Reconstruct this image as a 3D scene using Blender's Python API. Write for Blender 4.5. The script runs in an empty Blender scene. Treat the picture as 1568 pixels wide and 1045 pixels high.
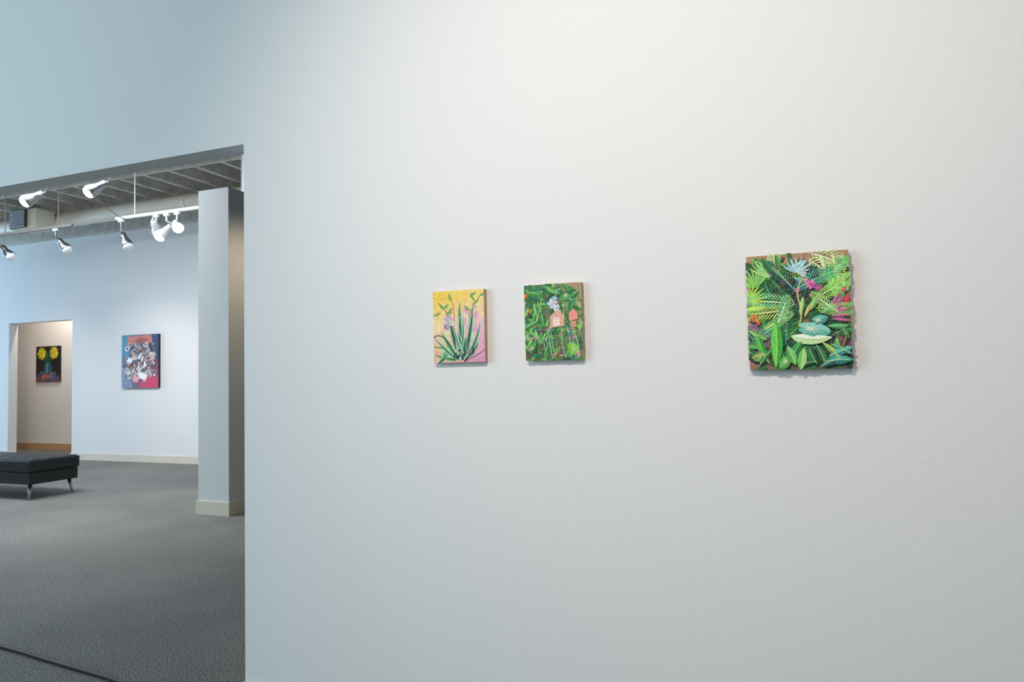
import bpy, bmesh, math, random
from mathutils import Vector, Matrix, Euler
C=bpy.context; scene=C.scene
scene.view_settings.view_transform='Standard'
def lin(c): return tuple(((v/255)/12.92 if v/255<=.04045 else ((v/255+.055)/1.055)**2.4) for v in c)+(1.,)
# ---------------------------------------------------------------- materials
def mat(name,col,rough=.6,metal=0.,bump=None,mix=None,emit=None,coat=0):
    m=bpy.data.materials.new(name); m.use_nodes=True; nt=m.node_tree; b=nt.nodes['Principled BSDF']
    c=col if len(col)==4 else lin(col)
    b.inputs['Base Color'].default_value=c; b.inputs['Roughness'].default_value=rough; b.inputs['Metallic'].default_value=metal
    tc=nt.nodes.new('ShaderNodeTexCoord')
    if mix:
        col2,scale,lo,hi=mix
        n=nt.nodes.new('ShaderNodeTexNoise'); n.inputs['Scale'].default_value=scale; n.inputs['Detail'].default_value=4
        nt.links.new(tc.outputs['Object'],n.inputs['Vector'])
        mr=nt.nodes.new('ShaderNodeMapRange'); mr.inputs[1].default_value=lo; mr.inputs[2].default_value=hi
        nt.links.new(n.outputs[0],mr.inputs[0])
        mx=nt.nodes.new('ShaderNodeMix'); mx.data_type='RGBA'; mx.inputs[6].default_value=c; mx.inputs[7].default_value=lin(col2)
        nt.links.new(mr.outputs[0],mx.inputs[0]); nt.links.new(mx.outputs[2],b.inputs['Base Color'])
    if bump:
        n=nt.nodes.new('ShaderNodeTexNoise'); n.inputs['Scale'].default_value=bump[0]; n.inputs['Detail'].default_value=3
        nt.links.new(tc.outputs['Object'],n.inputs['Vector'])
        bp=nt.nodes.new('ShaderNodeBump'); bp.inputs['Strength'].default_value=bump[1]; bp.inputs['Distance'].default_value=bump[2]
        nt.links.new(n.outputs[0],bp.inputs['Height']); nt.links.new(bp.outputs[0],b.inputs['Normal'])
    if emit:
        b.inputs['Emission Color'].default_value=lin(emit[0]); b.inputs['Emission Strength'].default_value=emit[1]
    return m
M_wall=mat('wall_paint',(233,232,230),.75,bump=(55,.3,.003))
M_wall2=mat('wall_paint_far',(232,231,229),.8,bump=(55,.2,.003))
M_beige=mat('wall_paint_beige',(242,236,228),.8)
M_pillar=mat('pillar_paint',(218,218,215),.75,bump=(55,.2,.003))
M_base=mat('baseboard_vinyl',(222,212,194),.5)
M_baseb=mat('baseboard_wood',(205,160,115),.5)
M_ceil=mat('ceiling_deck',(172,165,155),.85,mix=((146,139,130),6,.35,.65))
M_joist=mat('joist_paint',(210,203,192),.8,mix=((186,178,166),9,.35,.65))
M_duct=mat('duct_paint',(226,216,198),.6)
M_white=mat('white_enamel',(225,225,222),.4)
M_chrome=mat('brushed_chrome',(150,150,152),.35,metal=1)
M_black=mat('black_leather',(16,17,18),.38,bump=(140,.25,.002))
M_blackb=mat('black_vinyl',(12,12,13),.5)
M_cable=mat('cable_rubber',(14,14,15),.5)
M_track=mat('track_grey',(120,116,110),.5)
M_glow=mat('lamp_lens_lit',(255,250,240),.3,emit=((255,246,230),5))
M_dim=mat('lamp_lens_dim',(215,220,226),.3,emit=((240,240,240),.15))
M_grille=mat('vent_grille',(70,68,65),.6)
# carpet
m=bpy.data.materials.new('grey_carpet'); m.use_nodes=True; nt=m.node_tree; b=nt.nodes['Principled BSDF']; b.inputs['Roughness'].default_value=.95
tc=nt.nodes.new('ShaderNodeTexCoord')
n1=nt.nodes.new('ShaderNodeTexNoise'); n1.inputs['Scale'].default_value=120; n1.inputs['Detail'].default_value=2
n2=nt.nodes.new('ShaderNodeTexNoise'); n2.inputs['Scale'].default_value=1.1; n2.inputs['Detail'].default_value=3
for n in (n1,n2): nt.links.new(tc.outputs['Object'],n.inputs['Vector'])
r1=nt.nodes.new('ShaderNodeValToRGB'); r1.color_ramp.elements[0].position=.36; r1.color_ramp.elements[0].color=lin((82,80,76)); r1.color_ramp.elements[1].position=.66; r1.color_ramp.elements[1].color=lin((166,161,152))
r2=nt.nodes.new('ShaderNodeValToRGB'); r2.color_ramp.elements[0].position=.35; r2.color_ramp.elements[0].color=(.78,.78,.78,1); r2.color_ramp.elements[1].position=.65; r2.color_ramp.elements[1].color=(1,1,1,1)
mx=nt.nodes.new('ShaderNodeMix'); mx.data_type='RGBA'; mx.blend_type='MULTIPLY'; mx.inputs[0].default_value=1
nt.links.new(n1.outputs[0],r1.inputs[0]); nt.links.new(n2.outputs[0],r2.inputs[0]); nt.links.new(r1.outputs[0],mx.inputs[6]); nt.links.new(r2.outputs[0],mx.inputs[7]); nt.links.new(mx.outputs[2],b.inputs['Base Color'])
bp=nt.nodes.new('ShaderNodeBump'); bp.inputs['Strength'].default_value=.5; bp.inputs['Distance'].default_value=.004
nt.links.new(n1.outputs[0],bp.inputs['Height']); nt.links.new(bp.outputs[0],b.inputs['Normal'])
M_carpet=m
# painted canvas material : vertex colour + brush noise
m=bpy.data.materials.new('oil_paint'); m.use_nodes=True; nt=m.node_tree; b=nt.nodes['Principled BSDF']; b.inputs['Roughness'].default_value=.6
at=nt.nodes.new('ShaderNodeAttribute'); at.attribute_name='Col'
tc=nt.nodes.new('ShaderNodeTexCoord'); n=nt.nodes.new('ShaderNodeTexNoise'); n.inputs['Scale'].default_value=160; n.inputs['Detail'].default_value=3
nt.links.new(tc.outputs['Object'],n.inputs['Vector'])
mr=nt.nodes.new('ShaderNodeMapRange'); mr.inputs[1].default_value=.3; mr.inputs[2].default_value=.7; mr.inputs[3].default_value=.85; mr.inputs[4].default_value=1.2
nt.links.new(n.outputs[0],mr.inputs[0])
mx=nt.nodes.new('ShaderNodeVectorMath'); mx.operation='SCALE'; nt.links.new(at.outputs['Color'],mx.inputs[0]); nt.links.new(mr.outputs[0],mx.inputs['Scale'])
nt.links.new(mx.outputs[0],b.inputs['Base Color'])
bp=nt.nodes.new('ShaderNodeBump'); bp.inputs['Strength'].default_value=.4; bp.inputs['Distance'].default_value=.001
nt.links.new(n.outputs[0],bp.inputs['Height']); nt.links.new(bp.outputs[0],b.inputs['Normal'])
M_paint=m
# ---------------------------------------------------------------- mesh helpers
def link(o,parent=None):
    C.collection.objects.link(o)
    if parent: o.parent=parent
    return o
def empty(name,loc=(0,0,0)):
    e=bpy.data.objects.new(name,None); e.location=loc; e.empty_display_size=.1; return link(e)
def mesh_obj(name,bm,mats,parent=None,smooth=False):
    me=bpy.data.meshes.new(name); bm.to_mesh(me); bm.free()
    for q in (mats if isinstance(mats,(list,tuple)) else [mats]): me.materials.append(q)
    if smooth:
        for p in me.polygons: p.use_smooth=True
    return link(bpy.data.objects.new(name,me),parent)
def addbox(bm,x1,x2,y1,y2,z1,z2,mi=0):
    v=[bm.verts.new(p) for p in [(x1,y1,z1),(x2,y1,z1),(x2,y2,z1),(x1,y2,z1),(x1,y1,z2),(x2,y1,z2),(x2,y2,z2),(x1,y2,z2)]]
    for f in [(0,3,2,1),(4,5,6,7),(0,1,5,4),(1,2,6,5),(2,3,7,6),(3,0,4,7)]:
        q=bm.faces.new([v[i] for i in f]); q.material_index=mi
    return v
def box(name,x1,x2,y1,y2,z1,z2,mt,parent=None,bev=0,seg=2):
    bm=bmesh.new(); addbox(bm,x1,x2,y1,y2,z1,z2)
    if bev: bmesh.ops.bevel(bm,geom=list(bm.edges),offset=bev,segments=seg,affect='EDGES',profile=.5)
    return mesh_obj(name,bm,mt,parent)
def boxes(name,lst,mt,parent=None):
    bm=bmesh.new()
    for l in lst: addbox(bm,*l)
    return mesh_obj(name,bm,mt,parent)
def tube(name,pts,rad,mt,parent=None,res=6,cyc=False):
    cu=bpy.data.curves.new(name,'CURVE'); cu.dimensions='3D'; s=cu.splines.new('POLY' if len(pts)<3 else 'NURBS')
    s.points.add(len(pts)-1)
    for i,p in enumerate(pts): s.points[i].co=(*p,1)
    if len(pts)>2: s.use_endpoint_u=True; s.order_u=3
    cu.bevel_depth=rad; cu.bevel_resolution=res//2+1; cu.use_fill_caps=True
    o=bpy.data.objects.new(name,cu); link(o)
    dg=C.evaluated_depsgraph_get(); me=bpy.data.meshes.new_from_object(o.evaluated_get(dg)); bpy.data.objects.remove(o)
    me.materials.clear(); me.materials.append(mt)
    for p in me.polygons: p.use_smooth=True
    return link(bpy.data.objects.new(name,me),parent)
def lathe(name,prof,mt,parent=None,n=28,smooth=True):
    bm=bmesh.new(); rings=[]
    for r,z in prof:
        rings.append([bm.verts.new((r*math.cos(2*math.pi*i/n),r*math.sin(2*math.pi*i/n),z)) for i in range(n)])
    for a,b_ in zip(rings,rings[1:]):
        for i in range(n): bm.faces.new([a[i],a[(i+1)%n],b_[(i+1)%n],b_[i]])
    bm.faces.new(rings[-1]); bm.faces.new(rings[0][::-1])
    bmesh.ops.recalc_face_normals(bm,faces=bm.faces)
    return mesh_obj(name,bm,mt,parent,smooth)
# ---------------------------------------------------------------- room shell
W=2.156; T=.10; XJ=-1.973; ZH=2.226; B=7.938; CH=4.08; JB=3.86
boxes('wall_front',[(XJ,3.6,W,W+T,0,CH),(-6.6,XJ,W,W+T,ZH,CH),(-9.5,-6.6,W,W+T,0,CH)],M_wall)
box('wall_right',3.6,3.75,-4,W+T,0,CH,M_wall)
boxes('wall_back',[(-17,-12.44,B,B+.15,0,CH),(-12.44,-10.865,B,B+.15,2.314,CH),(-10.865,4,B,B+.15,0,CH)],M_wall2)
box('wall_annex',-17,-8.5,9.0,9.12,0,CH,M_beige)
box('wall_east',4,4.15,W+T,B+.15,0,CH,M_wall2)
boxes('wall_west',[(-17.15,-17,-4,9.12,0,.7),(-17.15,-17,-4,9.12,3.3,CH),(-17.15,-17,-4,3.0,.7,3.3),(-17.15,-17,5.0,5.4,.7,3.3),(-17.15,-17,7.4,9.12,.7,3.3)],M_wall2)
box('floor',-17.15,4.15,-4,9.12,-.1,0,M_carpet)
box('ceiling',-17.15,4.15,-4,9.12,CH,CH+.1,M_ceil)
lst=[]; x=-16.6
while x<3.9: lst.append((x,x+.06,W+T,B,JB,CH)); x+=.42
boxes('ceiling_joists',lst,M_joist)
box('trim_cross_beam',-17,4,6.15,6.21,JB-.03,JB,M_joist)
box('trim_ledger',-17,4,B-.14,B,JB-.18,JB,M_joist)
box('pillar',-5.16,-4.79,5.03,6.6,0,3.1,M_pillar)
box('ceiling_post',-5.145,-4.95,5.6,5.8,3.1,JB,M_wall2)
def bb(name,lst,mt=M_base): boxes(name,lst,mt)
bb('baseboard_front',[(XJ,3.6,W-.012,W,0,.1)])
bb('baseboard_back',[(-17,-12.44,B-.015,B,0,.11),(-10.865,4,B-.015,B,0,.11)])
bb('baseboard_annex',[(-17,-8.5,8.98,9.0,0,.12)],M_baseb)
bb('baseboard_pillar',[(-5.175,-4.79,5.015,5.03,0,.125),(-4.79,-4.775,5.015,6.6,0,.125),(-5.175,-5.16,5.03,6.6,0,.125)])
# ---------------------------------------------------------------- duct & vent
e=empty('air_duct',(-7.8,7.05,3.70))
d=lathe('pipe',[(.11,-9),(.11,9)],M_duct,e,24); d.rotation_euler=(0,math.pi/2,0)
for i,xx in enumerate((-6.5,-4.2,-1.9,.4,2.7,5)):
    k=lathe('collar_%d'%i,[(.11,-.02),(.118,-.015),(.118,.015),(.11,.02)],M_duct,e,24); k.rotation_euler=(0,math.pi/2,0); k.location=(xx,0,0)
for i,xx in enumerate((-5,-2.4,.2,2.8)):
    tube('strap_%d'%i,[(xx,0,.1),(xx,0,.158)],.008,M_duct,e)
e=empty('air_vent',(-10.2,6.72,3.66))
box('housing',-.2,.34,-.08,.2,-.14,.14,M_duct,e,.01)
box('frame',-.19,.16,-.1,-.08,-.13,.13,M_grille,e)
for i in range(7): 
    s=box('slat_%d'%i,-.17,.14,-.008,.008,-.014,.014,M_track,e); s.location=(0,-.108,-.105+i*.035); s.rotation_euler=(.6,0,0)
# ---------------------------------------------------------------- tracks and spot heads
def rail(name,x1,x2,y,z,mt,rods):
    e=empty(name,(x1,y,z))
    box('rail_body',0,x2-x1,-.018,.018,0,.035,mt,e,.004)
    for i,r in enumerate(rods): tube('hanger_%d'%i,[(r-x1,0,.03),(r-x1,0,JB-z)],.006,mt,e)
    return e
ra=rail('track_light_rail',-7.3,-4.95,5.87,3.2,M_white,(-7.0,-5.4))
rail('track_light_rail',-10.6,-8.05,5.87,3.2,M_track,(-10.3,-9.3,-8.3))
rail('track_light_rail',-8.2,-5.3,4.8,3.42,M_white,(-7.6,-5.6))
tube('power_cord',[(.75,-1.02,.22),(.7,-.95,.08),(.62,-.6,-.06),(.42,-.2,-.1),(.3,0,0)],.005,M_track,ra)
def head(att,cen,direc,lit=True,mt=M_chrome,s=1.0):
    e=empty('track_spotlight',cen); q=Vector(direc).normalized().to_track_quat('-Z','Y')
    prof=[(.022,.115),(.034,.11),(.036,.06),(.04,.03),(.058,-.02),(.066,-.055),(.066,-.066),(.06,-.068)]
    h=lathe('housing',[(r*s,z*s) for r,z in prof],mt,e); h.rotation_mode='QUATERNION'; h.rotation_quaternion=q
    l=lathe('lens',[(.062*s,-.062*s),(.058*s,-.085*s),(.045*s,-.102*s),(.022*s,-.112*s),(.004*s,-.114*s)],M_glow if lit else M_dim,e); l.rotation_mode='QUATERNION'; l.rotation_quaternion=q
    a=Vector(att)-Vector(cen)
    sd=q@Vector((.05*s,0,.03*s)); sd2=q@Vector((-.05*s,0,.03*s)); top=q@Vector((0,0,.15*s))
    tube('yoke',[sd,sd+(top-sd)*.6,top,sd2+(top-sd2)*.6,sd2],.006*s,mt,e)
    j=Vector((a.x,a.y,a.z-.09))
    tube('arm',[top,j],.008,mt,e)
    tube('stem',[j,a-Vector((0,0,.02))],.011,mt,e)
    box('adapter',a.x-.04,a.x+.04,a.y-.016,a.y+.016,a.z-.03,a.z,M_white,e,.004)
head((-6.93,4.8,3.42),(-7.19,4.8,3.205),(-.55,-.62,-.55),s=1.0)
head((-6.05,4.8,3.42),(-6.26,4.8,3.20),(-.5,-.62,-.6),s=1.0)
head((-7.22,5.87,3.2),(-7.14,5.87,2.93),(.45,.0,-.75),False,s=1.0)
head((-8.35,5.87,3.2),(-8.2,5.87,2.97),(.55,.1,-.6),False,s=1.0)
head((-9.45,5.87,3.2),(-9.25,5.87,2.97),(.55,.1,-.6),False,s=1.0)
head((-6.66,5.87,3.2),(-6.66,5.87,3.04),(-.3,.6,-.6),False,M_white,.95)
head((-6.5,5.87,3.2),(-6.5,5.83,2.97),(-.25,-.55,-.7),True,M_white,1.0)
head((-6.34,5.87,3.2),(-6.34,5.87,3.04),(.6,-.35,-.45),True,M_white,.95)
# ---------------------------------------------------------------- bench
e=empty('leather_bench',(-8.35,5.335,0))
L=.80; D=.29
bm=bmesh.new(); nx,ny=56,20; vs={}
for i in range(nx+1):
    for j in range(ny+1):
        u=i/nx; v=j/ny; xx=-L+2*L*u; yy=-D+2*D*v
        cu=(u*8)%1; cv=(v*3)%1
        puff=min(math.sin(math.pi*cu)**.5 if 0<cu<1 else 0, math.sin(math.pi*cv)**.5 if 0<cv<1 else 0)
        ed=min(1,min(u,1-u)*2*L/.03,min(v,1-v)*2*D/.03)
        vs[i,j]=bm.verts.new((xx,yy,.425+.018*puff-.012*(1-ed)))
for i in range(nx):
    for j in range(ny): bm.faces.new([vs[i,j],vs[i+1,j],vs[i+1,j+1],vs[i,j+1]])
mesh_obj('tufted_top',bm,M_black,e,True)
box('cushion',-L,L,-D,D,.30,.43,M_black,e,.022,3)
box('base_frame',-L+.015,L-.015,-D+.015,D-.015,.17,.298,M_blackb,e,.01)
tube('piping',[(-L,-D,.415),(L,-D,.415)],.005,M_black,e); tube('piping_side',[(L,-D,.415),(L,D,.415)],.005,M_black,e)
k=0
for sx in (-1,1):
    for sy in (-1,1):
        k+=1; tx,ty=sx*(L-.09),sy*(D-.07)
        l=lathe('leg_%d'%k,[(.009,-.17),(.012,-.165),(.021,0)],M_chrome,e,18); l.location=(tx,ty,.172)
        l.rotation_euler=(sy*.16,-sx*.16,0); l.scale=(1,1,1/math.cos(.16)**2*.985)
# ---------------------------------------------------------------- floor cable
tube('floor_cable',[(-4.6,2.30,.008),(-3.51,2.24,.008),(-3.1,2.19,.008),(-2.57,2.14,.008),(-2.0,2.02,.008),(-1.2,1.6,.008),(-.2,1.2,.008)],.007,M_cable)
# ---------------------------------------------------------------- paintings
class Canvas:
    def __init__(s,name,w,h,th,side,m=0,relief=.45):
        s.name=name;s.w=w;s.h=h;s.th=th;s.bm=bmesh.new();s.cl=s.bm.loops.layers.float_color.new('Col');s.k=0;s.side=side;s.m=m;s.rf=relief
        vs=addbox(s.bm,0,w,0,h,0,th)
        for f in s.bm.faces:
            for l in f.loops: l[s.cl]=lin(side)
    def z(s,lift): s.k+=1; return s.th+.0003+s.k*.000004+lift*s.rf
    def face(s,pts,col):
        m=s.m
        if all(p[0]<-m or p[0]>s.w+m or p[1]<-m or p[1]>s.h+m for p in pts): return
        pts=[(min(s.w+m,max(-m,p[0])),min(s.h+m,max(-m,p[1])),p[2]) for p in pts]
        f=s.bm.faces.new([s.bm.verts.new(p) for p in pts])
        cols=col if isinstance(col,list) else [col]*len(pts)
        for l,c in zip(f.loops,cols): l[s.cl]=c
    def bg(s,fn,n=26,jit=8,rnd=random):
        m=int(n*s.h/s.w); g=[[lin([max(0,min(255,c+rnd.uniform(-jit,jit))) for c in fn(i/n,j/m)]) for j in range(m+1)] for i in range(n+1)]
        z=s.th+.0002
        for i in range(n):
            for j in range(m):
                s.face([(s.w*i/n,s.h*j/m,z),(s.w*(i+1)/n,s.h*j/m,z),(s.w*(i+1)/n,s.h*(j+1)/m,z),(s.w*i/n,s.h*(j+1)/m,z)],[g[i][j],g[i+1][j],g[i+1][j+1],g[i][j+1]])
    def poly(s,pts,col,lift=0):
        z=s.z(lift); s.face([(p[0]*s.w,p[1]*s.h,z) for p in pts],lin(col))
    def leaf(s,x,y,ln,wd,ang,col,col2=None,vein=None,lift=0,bend=0,curl=.0,n=9,shape=1.0):
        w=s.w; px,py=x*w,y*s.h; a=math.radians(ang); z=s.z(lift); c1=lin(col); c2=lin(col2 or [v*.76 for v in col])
        Ls=[];R=[];M=[]
        for i in range(n+1):
            t=i/n; aa=a+math.radians(bend)*t
            if i: px+=math.cos(aa)*ln*w/n; py+=math.sin(aa)*ln*w/n
            hw=wd*w*.5*(math.sin(math.pi*min(1,t**shape*.98+.01))**.8)
            nx_,ny_=-math.sin(aa),math.cos(aa)
            zz=z+curl*s.rf*math.sin(math.pi*t)
            M.append((px,py,zz+hw*.1 if lift else zz)); Ls.append((px+nx_*hw,py+ny_*hw,zz)); R.append((px-nx_*hw,py-ny_*hw,zz))
        for i in range(n):
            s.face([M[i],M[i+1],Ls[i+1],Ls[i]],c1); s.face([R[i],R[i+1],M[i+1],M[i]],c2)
        if vein:
            cv=lin(vein); q=wd*w*.05+.0003
            for i in range(n-1):
                (x1,y1,z1),(x2,y2,z2)=M[i],M[i+1]; dx,dy=x2-x1,y2-y1; l=math.hypot(dx,dy) or 1; ox,oy=-dy/l*q/2,dx/l*q/2
                s.face([(x1-ox,y1-oy,z1+.0002),(x2-ox,y2-oy,z2+.0002),(x2+ox,y2+oy,z2+.0002),(x1+ox,y1+oy,z1+.0002)],cv)
        return M[-1]
    def stroke(s,pts,wd,col,lift=0):
        z=s.z(lift); c=lin(col)
        P=[(p[0]*s.w,p[1]*s.h) for p in pts]; Q=[]
        for i in range(len(P)-1):
            p0=P[max(0,i-1)];p1=P[i];p2=P[i+1];p3=P[min(len(P)-1,i+2)]
            for k in range(6):
                t=k/6; Q.append(tuple(.5*((2*p1[j])+(-p0[j]+p2[j])*t+(2*p0[j]-5*p1[j]+4*p2[j]-p3[j])*t*t+(-p0[j]+3*p1[j]-3*p2[j]+p3[j])*t**3) for j in (0,1)))
        Q.append(P[-1])
        for i in range(len(Q)-1):
            (x1,y1),(x2,y2)=Q[i],Q[i+1]; l=math.hypot(x2-x1,y2-y1) or 1; ox,oy=-(y2-y1)/l*wd*s.w/2,(x2-x1)/l*wd*s.w/2
            s.face([(x1-ox,y1-oy,z),(x2-ox,y2-oy,z),(x2+ox,y2+oy,z),(x1+ox,y1+oy,z)],c)
    def frond(s,x,y,ln,ang,col,n=12,lw=.03,ll=.16,bend=0,lift=0,sweep=55,stem=None,one=False):
        w=s.w; px,py=x*w,y*s.h; a=math.radians(ang)
        for i in range(n+1):
            t=i/n; aa=a+math.radians(bend)*t
            px+=math.cos(aa)*ln*w/n; py+=math.sin(aa)*ln*w/n
            q=ll*(math.sin(math.pi*min(1,.12+t*.8))**.7); cc=[min(255,max(0,v+random.uniform(-22,22))) for v in col]
            for sg in ((1,) if one else (1,-1)):
                s.leaf(px/w,py/s.h,q,lw,math.degrees(aa)+sg*(sweep-20*t),cc,[v*.9 for v in cc],lift=lift+.0004*i/n,n=4,bend=-sg*14,curl=.002 if lift else 0)
        s.leaf(x,y,ln,.014,ang,stem or [min(255,v+45) for v in col],stem or [min(255,v+45) for v in col],bend=bend,lift=lift+.0007)
    def heart(s,x,y,sz,ang,col,col2=None,vein=(190,220,150),lift=0,sx=1.0,notch=.3):
        z=s.z(lift); a=math.radians(ang); w=s.w; n=22; c1=lin(col); c2=lin(col2 or [v*.75 for v in col])
        ctr=(x*w,y*s.h); P=[]
        for i in range(n+1):
            th=-math.pi+2*math.pi*i/n
            r=(1-notch*math.exp(-((abs(th)-math.pi)/.35)**2))*(.62+.38*math.cos(th/2)**6*1.1)
            lx,ly=r*math.cos(th),r*math.sin(th)*.85*sx
            P.append((ctr[0]+sz*w*(lx*math.cos(a)-ly*math.sin(a)),ctr[1]+sz*w*(lx*math.sin(a)+ly*math.cos(a)),z+.0008*math.sin(3*th) if lift else z))
        c=(ctr[0],ctr[1],z+(.001 if lift else 0))
        for i in range(n): s.face([c,P[i],P[i+1]],c1 if i>=n//2 else c2)
        if vein:
            for i in range(2,n-1,2):
                q=.006*w; p=P[i]; e=(c[0]+(p[0]-c[0])*.88,c[1]+(p[1]-c[1])*.88); dx,dy=e[0]-c[0],e[1]-c[1]; l=math.hypot(dx,dy) or 1
                s.face([(c[0]-dy/l*q,c[1]+dx/l*q,c[2]+.0004),(e[0],e[1],p[2]*.88+c[2]*.12+.0005),(c[0]+dy/l*q,c[1]-dx/l*q,c[2]+.0004)],lin(vein))
    def fan(s,x,y,r,a0,a1,n,col,lw=.035,lift=0,vein=None):
        for i in range(n):
            t=i/(n-1); cc=[min(255,max(0,v+random.uniform(-25,25))) for v in col]
            s.leaf(x,y,r*random.uniform(.85,1.1),lw,a0+(a1-a0)*t,cc,lift=lift,vein=vein,n=6,curl=.003 if lift else 0)
    def flower(s,x,y,r,col,ctr,n=6,lift=0):
        for i in range(n):
            cc=[min(255,max(0,v+random.uniform(-25,25))) for v in col]
            s.leaf(x,y,r,r*.75,i*360/n+random.uniform(-10,10),cc,lift=lift,n=5,shape=.8)
        s.heart(x,y,r*.28,0,ctr,vein=None,lift=lift+.0005,notch=0)
    def done(s,x1,z1,yback):
        o=mesh_obj(s.name,s.bm,M_paint); o.rotation_euler=(math.pi/2,0,0); o.location=(x1,yback-.002,z1); return o
def mixc(a,b,t): return [a[i]+(b[i]-a[i])*t for i in range(3)]
def bil(bl,br,tl,tr): return lambda u,v: mixc(mixc(bl,br,u),mixc(tl,tr,u),v)
GR=[(38,120,50),(70,170,60),(24,94,48),(100,190,70),(30,130,90),(130,206,90),(20,80,45),(56,160,70),(160,220,120),(20,120,90)]
# ---- small aloe painting
random.seed(3)
c=Canvas('painting_aloe',.195,.25,.022,(196,162,122))
def f1(u,v):
    b_=mixc((226,180,134),(226,146,184),u); md=mixc((248,218,164),(236,190,202),min(1,u*1.3)); tp=mixc((246,204,70),(248,220,124),u)
    return mixc(b_,md,v*2) if v<.5 else mixc(md,tp,min(1,(v-.5)*2.4))
c.bg(f1,24,7)
for i in range(16):
    x=random.uniform(.55,.98);y=random.uniform(.02,.7); c.leaf(x,y,.16,.06,random.uniform(60,120),(232,170+random.randint(-20,30),204),(224,156,192))
for i in range(8): c.leaf(random.uniform(.0,.4),random.uniform(0,.35),.2,.05,random.uniform(0,70),(236,186,140),(244,210,150))
def blade(x,y,l,w,a,b_=0,cc=(28,96,66),ed=(150,206,160)):
    c.leaf(x,y,l*1.02,w*1.3,a,ed,ed,bend=b_,n=12,shape=.6); c.leaf(x,y,l*.98,w*.75,a,cc,[v*.75 for v in cc],bend=b_,n=12,shape=.6,vein=(90,150,110))
for x,y,l,a,b_ in [(.45,.05,.75,150,-55),(.5,.05,.7,135,-30),(.55,.08,.85,60,25),(.5,.04,.5,165,-30),(.6,.05,.6,35,40),(.5,.1,.9,110,20),(.55,.1,1.0,80,-15)]:
    c.stroke([(x,y),(x+math.cos(math.radians(a))*l*.5,y+math.sin(math.radians(a))*l*.4),(x+math.cos(math.radians(a+b_))*l*.9,y+math.sin(math.radians(a+b_*.6))*l*.75)],.024,(210,228,166))
blade(.56,.06,1.0,.085,96,-8,(34,104,70)); blade(.52,.06,.8,.08,112,-14,(24,84,70)); blade(.60,.05,.95,.075,72,12,(30,96,80))
blade(.50,.05,.62,.075,135,-20,(60,150,100),(190,226,180)); blade(.64,.05,.7,.07,52,25,(60,130,110),(200,220,190)); blade(.48,.04,.55,.07,155,-30,(70,150,100),(200,230,170))
blade(.62,.04,.42,.07,30,38,(50,110,100)); blade(.56,.03,.5,.08,104,0,(120,200,170),(214,234,206)); blade(.58,.03,.42,.07,82,0,(20,74,60))
blade(.46,.03,.46,.055,172,-10,(70,130,70)); blade(.15,.02,.3,.07,60,10,(150,190,120)); blade(.1,.0,.26,.06,30,20,(60,110,90)); blade(.44,.05,.6,.045,142,-8,(40,120,90),(170,220,190)); blade(.56,.2,.6,.04,80,14,(60,140,120),(190,230,200)); blade(.66,.04,.5,.05,14,30,(200,120,160),(240,190,210))
c.stroke([(.48,.2),(.4,.5),(.3,.66),(.18,.8)],.012,(120,90,60)); c.stroke([(.7,.55),(.78,.75),(.95,.93)],.012,(110,120,60)); c.stroke([(.4,.5),(.42,.7),(.36,.9)],.012,(160,120,60))
for x,y,a in [(.2,.74,40),(.2,.74,120),(.24,.68,10),(.15,.7,200),(.3,.66,60),(.35,.85,100),(.78,.78,40),(.82,.84,120),(.9,.9,20),(.74,.7,140),(.72,.9,30)]: c.leaf(x,y,.16,.045,a,(90,150,80),(140,186,96))
c.flower(.3,.6,.1,(236,200,220),(250,240,240),6); c.flower(.27,.5,.07,(206,150,200),(255,230,250),5); c.flower(.38,.55,.06,(250,250,245),(230,190,120),5)
c.stroke([(0,.36),(.12,.38),(.28,.3),(.42,.12)],.018,(40,70,50)); c.stroke([(.02,.22),(.2,.2),(.4,.08)],.018,(60,110,80)); c.stroke([(.55,.3),(.5,.5),(.53,.64)],.01,(245,240,220))
for i in range(14): c.leaf(random.uniform(.3,.85),random.uniform(0,.14),.14,.04,random.uniform(30,150),random.choice([(40,110,90),(130,190,150),(200,120,110),(226,206,150),(20,60,60)]))
c.done(-1.114,1.318,W)
# ---- small jungle painting
random.seed(11)
c=Canvas('painting_jungle_small',.195,.25,.022,(196,160,130),m=.0012,relief=.8)
c.bg(bil((96,80,52),(60,140,60),(34,120,70),(190,146,114)),22,22)
for i in range(190):
    g=random.choice(GR); x,y=random.uniform(-.05,.97),random.uniform(-.02,.95)
    if x>.7 and y>.85: continue
    c.leaf(x,y,random.uniform(.1,.24),random.uniform(.035,.08),random.uniform(0,360),g,vein=random.choice([None,(150,210,120)]),lift=random.choice([0,.001]),bend=random.uniform(-30,30))
for i in range(22): c.leaf(random.uniform(.02,.9),random.uniform(.05,.9),random.uniform(.06,.12),.035,random.uniform(0,360),random.choice([(190,150,180),(150,200,210),(220,180,150),(200,220,200),(130,80,100),(230,120,90)]),lift=.0022)
c.poly([(.45,.42),(.70,.44),(.70,.58),(.58,.66),(.45,.57)],(226,170,150),.0025); c.poly([(.50,.44),(.62,.45),(.62,.56),(.50,.55)],(245,216,204),.0026); c.poly([(.78,.5),(.93,.52),(.93,.6),(.85,.66),(.78,.6)],(240,150,136),.0025); c.poly([(.80,.42),(.9,.42),(.91,.5),(.8,.5)],(210,150,120),.0025)
c.heart(.74,.84,.13,200,(62,160,70),(34,116,60),lift=.001); c.leaf(.7,.76,.3,.1,30,(50,150,74),(32,110,60),(120,200,110),lift=.001); c.leaf(.62,.86,.3,.09,150,(100,190,90),vein=(190,220,140),lift=.001)
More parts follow.
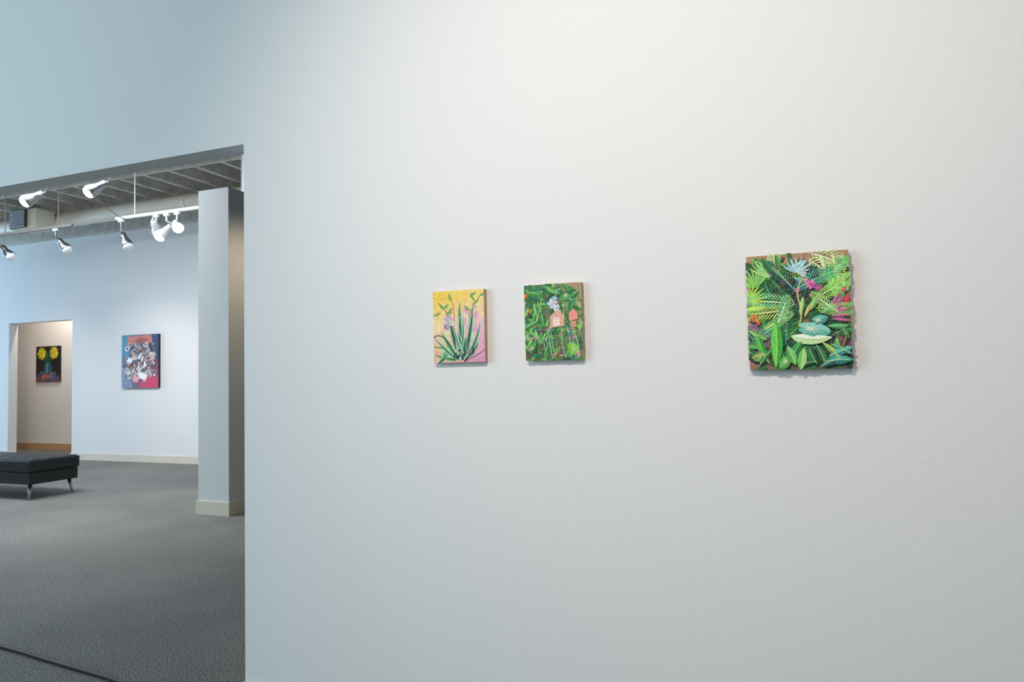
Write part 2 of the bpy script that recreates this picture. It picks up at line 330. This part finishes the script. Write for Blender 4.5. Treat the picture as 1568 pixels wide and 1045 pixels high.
c.leaf(.66,.98,.32,.08,-30,(40,130,70),vein=(110,190,110)); c.leaf(.72,.98,.3,.07,-60,(50,150,60),vein=(110,190,110)); c.leaf(.78,.62,.28,.1,70,(36,110,64),(60,160,90),lift=.001)
c.flower(.5,.74,.1,(214,226,240),(240,230,170),6,.0025); c.flower(.57,.68,.07,(236,236,240),(120,150,200),6,.0025); c.flower(.54,.8,.06,(180,190,230),(250,250,250),5,.0025)
for i in range(16):
    x=.3+.045*i; c.stroke([(x,.02),(x+random.uniform(-.05,.05),.2),(x+random.uniform(-.1,.1),.42)],.012,random.choice([(150,190,190),(90,150,120),(40,90,70),(190,214,170),(140,90,110)]),.001)
for i in range(16): c.leaf(random.uniform(.02,.4),random.uniform(.02,.8),.22,.055,random.uniform(50,150),random.choice([(110,200,90),(140,216,120),(60,170,80)]),vein=(200,235,150),lift=.001)
c.heart(.85,.12,.14,120,(120,190,50),(140,210,70),lift=.001); c.leaf(.93,.02,.2,.1,95,(216,80,160),(236,130,190)); c.leaf(.74,.28,.18,.06,10,(210,70,150),(226,120,170)); c.leaf(.0,.62,.12,.1,30,(236,130,40))
c.heart(.12,.16,.11,80,(50,160,70),lift=.001);c.leaf(.3,.04,.22,.08,170,(30,130,100),(20,90,80)); c.leaf(.5,.02,.24,.07,60,(150,200,90),vein=(90,150,60)); c.leaf(.02,.9,.3,.08,-10,(90,180,80),lift=.001); c.leaf(.25,.97,.3,.07,-30,(40,130,60)); c.leaf(-.03,.42,.3,.09,25,(80,180,90),vein=(180,230,140),lift=.002)
c.leaf(-.03,.78,.2,.06,60,(232,120,50)); c.stroke([(0,.3),(.2,.5),(.3,.8)],.012,(200,220,150),.001); c.stroke([(.6,.3),(.75,.4),(.98,.36)],.012,(180,140,110),.001)
c.done(-.771,1.318,W)
# ---- large jungle painting with relief leaves
random.seed(21)
c=Canvas('painting_jungle_relief',.272,.334,.026,(160,118,88),m=.0025,relief=.34)
c.bg(bil((150,112,92),(84,74,52),(178,130,98),(176,134,98)),26,14)
for i in range(210):
    g=random.choice([(20,72,38),(28,96,44),(16,60,50),(40,120,50),(70,50,70),(24,84,60),(50,120,56)]); x,y=random.uniform(.02,.95),random.uniform(.02,.9)
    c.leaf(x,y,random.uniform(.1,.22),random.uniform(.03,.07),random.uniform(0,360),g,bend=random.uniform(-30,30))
for x,y,r in [(.1,.2,.1),(.2,.28,.08),(.05,.35,.08),(.93,.2,.08),(.3,.32,.06)]: c.flower(x,y,r,(164,110,136),(190,150,160),7)
for i in range(44):
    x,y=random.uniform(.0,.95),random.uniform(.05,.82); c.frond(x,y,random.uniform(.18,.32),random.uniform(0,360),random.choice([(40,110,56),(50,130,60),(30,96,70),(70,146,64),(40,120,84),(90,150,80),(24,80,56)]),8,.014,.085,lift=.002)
c.fan(.1,.72,.22,50,170,10,(150,224,116),.026,.003); c.fan(.22,.8,.24,30,150,11,(170,232,130),.026,.004,(210,240,170))
c.frond(.02,.98,.5,-25,(110,206,90),12,.017,.14,lift=.003); c.frond(.3,.78,.3,95,(196,240,160),9,.017,.12,lift=.005)
c.frond(.6,.95,.45,-35,(212,244,156),13,.015,.15,-20,lift=.006); c.frond(.62,.99,.34,-10,(220,248,170),11,.014,.15,-30,lift=.007); c.frond(.95,.98,.4,-100,(176,228,110),10,.015,.11,lift=.004); c.frond(.72,1.0,.4,-75,(216,244,166),11,.012,.1,lift=.007,sweep=25)
c.frond(.84,1.0,.35,-80,(206,240,150),11,.012,.1,lift=.007,sweep=25)
c.fan(.5,.83,.17,-30,150,10,(190,230,230),.025,.006,(235,245,245)); c.leaf(.42,.86,.2,.045,25,(210,238,238),(150,200,210),lift=.008); c.leaf(.46,.8,.18,.035,-40,(140,200,210),lift=.007)
c.frond(.52,.62,.44,120,(16,70,66),14,.015,.15,20,lift=.007,stem=(120,190,170)); c.frond(.45,.66,.38,40,(80,170,150),13,.013,.14,-25,lift=.008,stem=(140,210,190)); c.frond(.55,.6,.3,70,(16,64,70),11,.015,.13,lift=.006)
c.frond(.5,.55,.5,165,(150,226,146),15,.014,.15,15,lift=.008,stem=(220,240,170)); c.frond(.44,.52,.5,190,(200,240,120),15,.013,.13,-10,lift=.009,stem=(235,245,150)); c.frond(.4,.45,.36,215,(110,206,130),12,.014,.12,lift=.008)
c.fan(.0,.6,.22,-30,80,9,(190,230,96),.022,.006); c.leaf(-.04,.53,.22,.05,5,(190,230,80),(210,236,110),lift=.009)
c.frond(.65,.6,.4,20,(176,236,116),14,.014,.15,20,lift=.008,stem=(220,245,140)); c.frond(.66,.52,.38,-10,(156,224,110),13,.014,.14,15,lift=.009,stem=(210,240,130)); c.frond(.7,.72,.34,40,(110,206,116),10,.016,.12,lift=.006); c.frond(.8,.84,.3,-70,(120,210,106),10,.016,.1,lift=.006)
c.leaf(.52,.46,.2,.045,80,(196,222,140),(150,200,100),(235,245,190),lift=.01); c.leaf(.56,.44,.18,.035,65,(224,200,120),(190,160,90),lift=.01); c.stroke([(.5,.36),(.53,.48),(.5,.66),(.56,.8)],.012,(216,206,140),.011)
c.flower(.63,.72,.055,(232,120,180),(130,40,90),7,.01); c.flower(.7,.69,.04,(200,90,150),(240,170,200),6,.011); c.flower(.5,.68,.03,(230,130,176),(120,40,80),5,.01); c.flower(.58,.76,.03,(240,190,210),(200,60,110),5,.01)
c.flower(.96,.58,.045,(234,70,80),(250,150,120),7,.01); c.flower(.94,.66,.03,(236,120,130),(250,190,150),6,.01)
for i in range(6): c.leaf(.82,.42+.02*i,.18,.04,-10+14*i,(200,104,146),(156,72,120),(230,150,180),lift=.009)
c.flower(.06,.45,.05,(236,160,70),(190,80,40),7,.01); c.flower(.1,.41,.03,(230,120,80),(240,190,90),5,.011)
for x,y,l,w_,a,cc in [(.62,.5,.16,.055,60,(150,214,110)),(.72,.47,.16,.055,20,(116,204,130)),(.38,.42,.2,.05,110,(60,160,80)),(.78,.36,.2,.06,-10,(80,180,110)),(.9,.36,.16,.06,-70,(64,150,80)),(.86,.26,.16,.06,-100,(110,200,90))]:
    c.leaf(x,y,l,w_,a,cc,vein=(200,230,160),lift=.01,bend=15)
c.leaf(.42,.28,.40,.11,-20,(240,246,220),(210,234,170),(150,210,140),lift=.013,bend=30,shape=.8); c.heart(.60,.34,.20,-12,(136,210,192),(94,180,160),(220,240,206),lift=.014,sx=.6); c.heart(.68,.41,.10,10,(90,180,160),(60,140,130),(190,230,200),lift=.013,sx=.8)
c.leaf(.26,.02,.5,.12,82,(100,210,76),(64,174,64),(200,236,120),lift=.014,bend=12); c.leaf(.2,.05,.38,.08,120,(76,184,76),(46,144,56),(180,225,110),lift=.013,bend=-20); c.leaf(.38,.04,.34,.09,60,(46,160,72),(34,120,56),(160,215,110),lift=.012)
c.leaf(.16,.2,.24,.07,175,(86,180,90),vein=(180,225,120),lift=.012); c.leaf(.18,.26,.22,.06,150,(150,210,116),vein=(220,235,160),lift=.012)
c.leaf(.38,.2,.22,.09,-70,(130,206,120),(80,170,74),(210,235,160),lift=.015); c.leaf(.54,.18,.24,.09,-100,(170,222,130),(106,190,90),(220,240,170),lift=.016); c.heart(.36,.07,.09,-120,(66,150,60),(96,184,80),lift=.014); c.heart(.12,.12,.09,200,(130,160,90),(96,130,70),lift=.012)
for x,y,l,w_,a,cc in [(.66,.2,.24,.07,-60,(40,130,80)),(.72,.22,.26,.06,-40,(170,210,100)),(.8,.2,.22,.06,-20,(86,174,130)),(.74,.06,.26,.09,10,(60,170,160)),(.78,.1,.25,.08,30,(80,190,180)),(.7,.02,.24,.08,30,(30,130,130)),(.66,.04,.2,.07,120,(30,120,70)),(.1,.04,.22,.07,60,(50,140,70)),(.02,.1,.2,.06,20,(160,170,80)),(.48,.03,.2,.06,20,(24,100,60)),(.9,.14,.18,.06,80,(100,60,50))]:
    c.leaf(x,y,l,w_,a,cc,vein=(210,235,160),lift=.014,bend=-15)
c.frond(.14,.34,.3,30,(180,224,140),10,.012,.1,lift=.012); c.frond(.9,.46,.3,140,(190,234,140),10,.012,.1,lift=.012); c.frond(.3,.4,.26,70,(150,216,156),9,.012,.1,lift=.011)
c.leaf(.16,.98,.2,.06,-60,(40,130,70),lift=.004); c.leaf(.3,1.0,.18,.05,-80,(70,160,70),lift=.004)
c.done(-.069,1.273,W)
# ---- collage painting (far room)
random.seed(5)
c=Canvas('painting_collage',.775,.835,.04,(30,30,36))
c.bg(bil((90,104,136),(180,60,84),(70,124,160),(50,62,98)),20,14)
c.poly([(.1,.82),(.86,.84),(.8,.99),(.14,.97)],(200,120,106)); c.poly([(.3,.86),(.6,.82),(.76,.9),(.5,.96)],(160,84,74)); c.poly([(.82,.55),(1,.56),(1,1),(.84,.98)],(46,66,102)); c.poly([(0,.6),(.2,.62),(.16,.96),(0,.97)],(80,140,170))
c.poly([(.5,0),(1,0),(1,.24),(.7,.22),(.5,.12)],(204,60,96)); c.poly([(0,0),(.3,0),(.2,.3),(0,.42)],(146,162,186))
for i in range(9): c.stroke([(.0,.04+.045*i),(.26,.0+.045*i)],.014,(60,70,104))
for i in range(90):
    x,y=random.uniform(.12,.9),random.uniform(.16,.82); a=random.uniform(.3,1.1)+random.choice([0,math.pi/2]); w_=random.uniform(.04,.08); h_=random.uniform(.02,.045); cc=random.choice([(230,230,234),(240,236,232),(216,206,196),(80,78,90),(176,126,106),(226,196,176),(170,180,196),(60,60,70),(206,156,140),(230,226,222),(50,50,62),(150,94,92),(190,180,176)])
    P=[(x+sx*w_*math.cos(a)-sy*h_*math.sin(a),y+(sx*w_*math.sin(a)+sy*h_*math.cos(a))*.92) for sx,sy in ((-1,-1),(1,-1),(1,1),(-1,1))]; c.poly(P,cc)
    Q=[(x+(p[0]-x)*.6,y+(p[1]-y)*.6) for p in P]; c.poly(Q,random.choice([(90,86,92),(200,160,146),(130,136,156),(220,210,200),(160,94,82),(54,52,58)]))
for x,y,r_,cc in [(.35,.62,.06,(216,170,150)),(.6,.66,.05,(190,140,120)),(.48,.44,.06,(226,186,166)),(.72,.5,.045,(206,160,140)),(.28,.36,.05,(200,150,130))]:
    c.heart(x,y+.02,r_*1.3,90,(50,36,34),(50,36,34),vein=None,notch=0); c.heart(x,y,r_,90,cc,[v*.8 for v in cc],vein=None,notch=0); c.poly([(x-r_*.5,y),(x-r_*.15,y),(x-r_*.15,y+.012),(x-r_*.5,y+.012)],(30,20,20)); c.poly([(x+r_*.15,y),(x+r_*.5,y),(x+r_*.5,y+.012),(x+r_*.15,y+.012)],(30,20,20))
c.poly([(.46,.2),(.66,.14),(.72,.24),(.52,.3)],(245,245,248)); c.poly([(.14,.5),(.26,.46),(.3,.54),(.18,.58)],(240,242,250)); c.poly([(.6,.38),(.7,.42),(.62,.5)],(245,245,245)); c.poly([(.3,.12),(.44,.1),(.5,.2),(.36,.24)],(236,160,160))
c.done(-9.683,1.161,B)
# ---- still life with yellow flowers (annex)
random.seed(6)
c=Canvas('painting_yellow_flowers',.65,.68,.03,(20,18,16))
c.bg(bil((60,48,40),(40,36,34),(22,24,22),(16,18,18)),14,5)
c.poly([(0,0),(1,0),(1,.16),(0,.2)],(120,82,66)); c.poly([(.1,.05),(.9,.03),(.84,.28),(.16,.3)],(70,90,120)); c.poly([(.3,.1),(.74,.1),(.7,.26),(.32,.26)],(186,96,70))
c.poly([(.38,.2),(.62,.2),(.68,.4),(.58,.56),(.42,.56),(.32,.4)],(40,92,110)); c.poly([(.43,.24),(.5,.24),(.5,.5),(.44,.5)],(84,140,150))
c.stroke([(.5,.5),(.42,.7),(.26,.8)],.03,(50,110,60)); c.stroke([(.52,.5),(.6,.7),(.76,.8)],.03,(50,110,60))
for x,y,a in [(.4,.6,150),(.44,.66,100),(.6,.62,30),(.56,.7,70),(.5,.62,95)]: c.leaf(x,y,.22,.1,a,(46,100,60))
for x,y in ((.24,.80),(.76,.81)): c.flower(x,y,.19,(250,226,40),(236,180,20),11); c.flower(x,y,.12,(255,240,80),(230,170,30),8)
c.flower(.3,.12,.08,(230,120,60),(240,160,80),5); c.flower(.66,.14,.08,(90,120,170),(150,170,200),5)
c.done(-13.26,1.285,9.0)
# ---------------------------------------------------------------- lights
def area(name,loc,rot,sx,sy,P,col):
    l=bpy.data.lights.new(name,'AREA'); l.shape='RECTANGLE'; l.size=sx; l.size_y=sy; l.energy=P; l.color=col
    o=bpy.data.objects.new(name,l); o.location=loc; o.rotation_euler=rot; link(o); return o
def spot(name,loc,tgt,P,col,deg,blend=1.,rad=.05):
    l=bpy.data.lights.new(name,'SPOT'); l.energy=P; l.color=col; l.spot_size=math.radians(deg); l.spot_blend=blend; l.shadow_soft_size=rad
    o=bpy.data.objects.new(name,l); o.location=loc; o.rotation_euler=(Vector(tgt)-Vector(loc)).to_track_quat('-Z','Y').to_euler(); link(o)
WARM=(1,.89,.81)
spot('gallery_spot',(-.75,-.45,3.05),(-.35,W,1.85),185,WARM,86,1,.08)
spot('gallery_spot_b',(.35,-.7,3.05),(.2,W,1.5),65,WARM,90,1,.08)
area('window_light',(-16.95,4.0,2.0),(0,-math.pi/2,0),2.6,2.0,230,(.42,.70,1))
area('window_light_b',(-16.95,6.4,2.0),(0,-math.pi/2,0),2.6,2.0,200,(.42,.70,1))
area('overhead_fill',(-7.5,4.4,JB-.02),(0,0,0),4,1.6,195,(.80,.90,1))  # added overhead fill to lift the back room; the ceiling has no opening
area('front_cool_fill',(-5.5,-2.2,2.3),(0,-math.radians(85),math.radians(35)),3,3,172,(.54,.80,.98))  # added bluish fill panel standing free in the front room, no window behind
spot('lamp_wash',(-8.15,6.0,2.85),(-9.2,B,.9),68,(1,.92,.86),78,1)
spot('lamp_wash_b',(-6.6,6.0,2.85),(-8.6,B,.8),78,(1,.92,.88),78,1)
spot('lamp_wash_c',(-10.0,6.0,2.85),(-11.8,B,.8),44,(1,.95,.92),80,1)
spot('lamp_floor',(-6.4,5.7,2.9),(-5.6,5.0,0),60,(1,.95,.88),80,1)
spot('lamp_annex',(-12.0,8.3,3.3),(-12.9,9.0,1.3),105,(1,.93,.87),125,1)
spot('lamp_pillar',(-3.9,5.2,2.9),(-4.79,5.3,1.4),34,(1,.84,.62),120,1)
w=bpy.data.worlds.new('world'); scene.world=w; w.use_nodes=True
w.node_tree.nodes['Background'].inputs[0].default_value=(.77,.83,.83,1); w.node_tree.nodes['Background'].inputs[1].default_value=.5
# ---------------------------------------------------------------- camera
yaw,pi_,ro=.367,.046,-.021
f=Vector((-math.sin(yaw)*math.cos(pi_),math.cos(yaw)*math.cos(pi_),math.sin(pi_))); r=Vector((math.cos(yaw),math.sin(yaw),0)); u=r.cross(f)
r2=r*math.cos(ro)+u*math.sin(ro); u2=-r*math.sin(ro)+u*math.cos(ro)
cd=bpy.data.cameras.new('camera'); cd.lens=24; cd.sensor_width=36; cd.clip_end=100
co=bpy.data.objects.new('camera',cd); link(co)
co.matrix_world=Matrix(((r2.x,u2.x,-f.x,0),(r2.y,u2.y,-f.y,0),(r2.z,u2.z,-f.z,1.28),(0,0,0,1)))
scene.camera=co
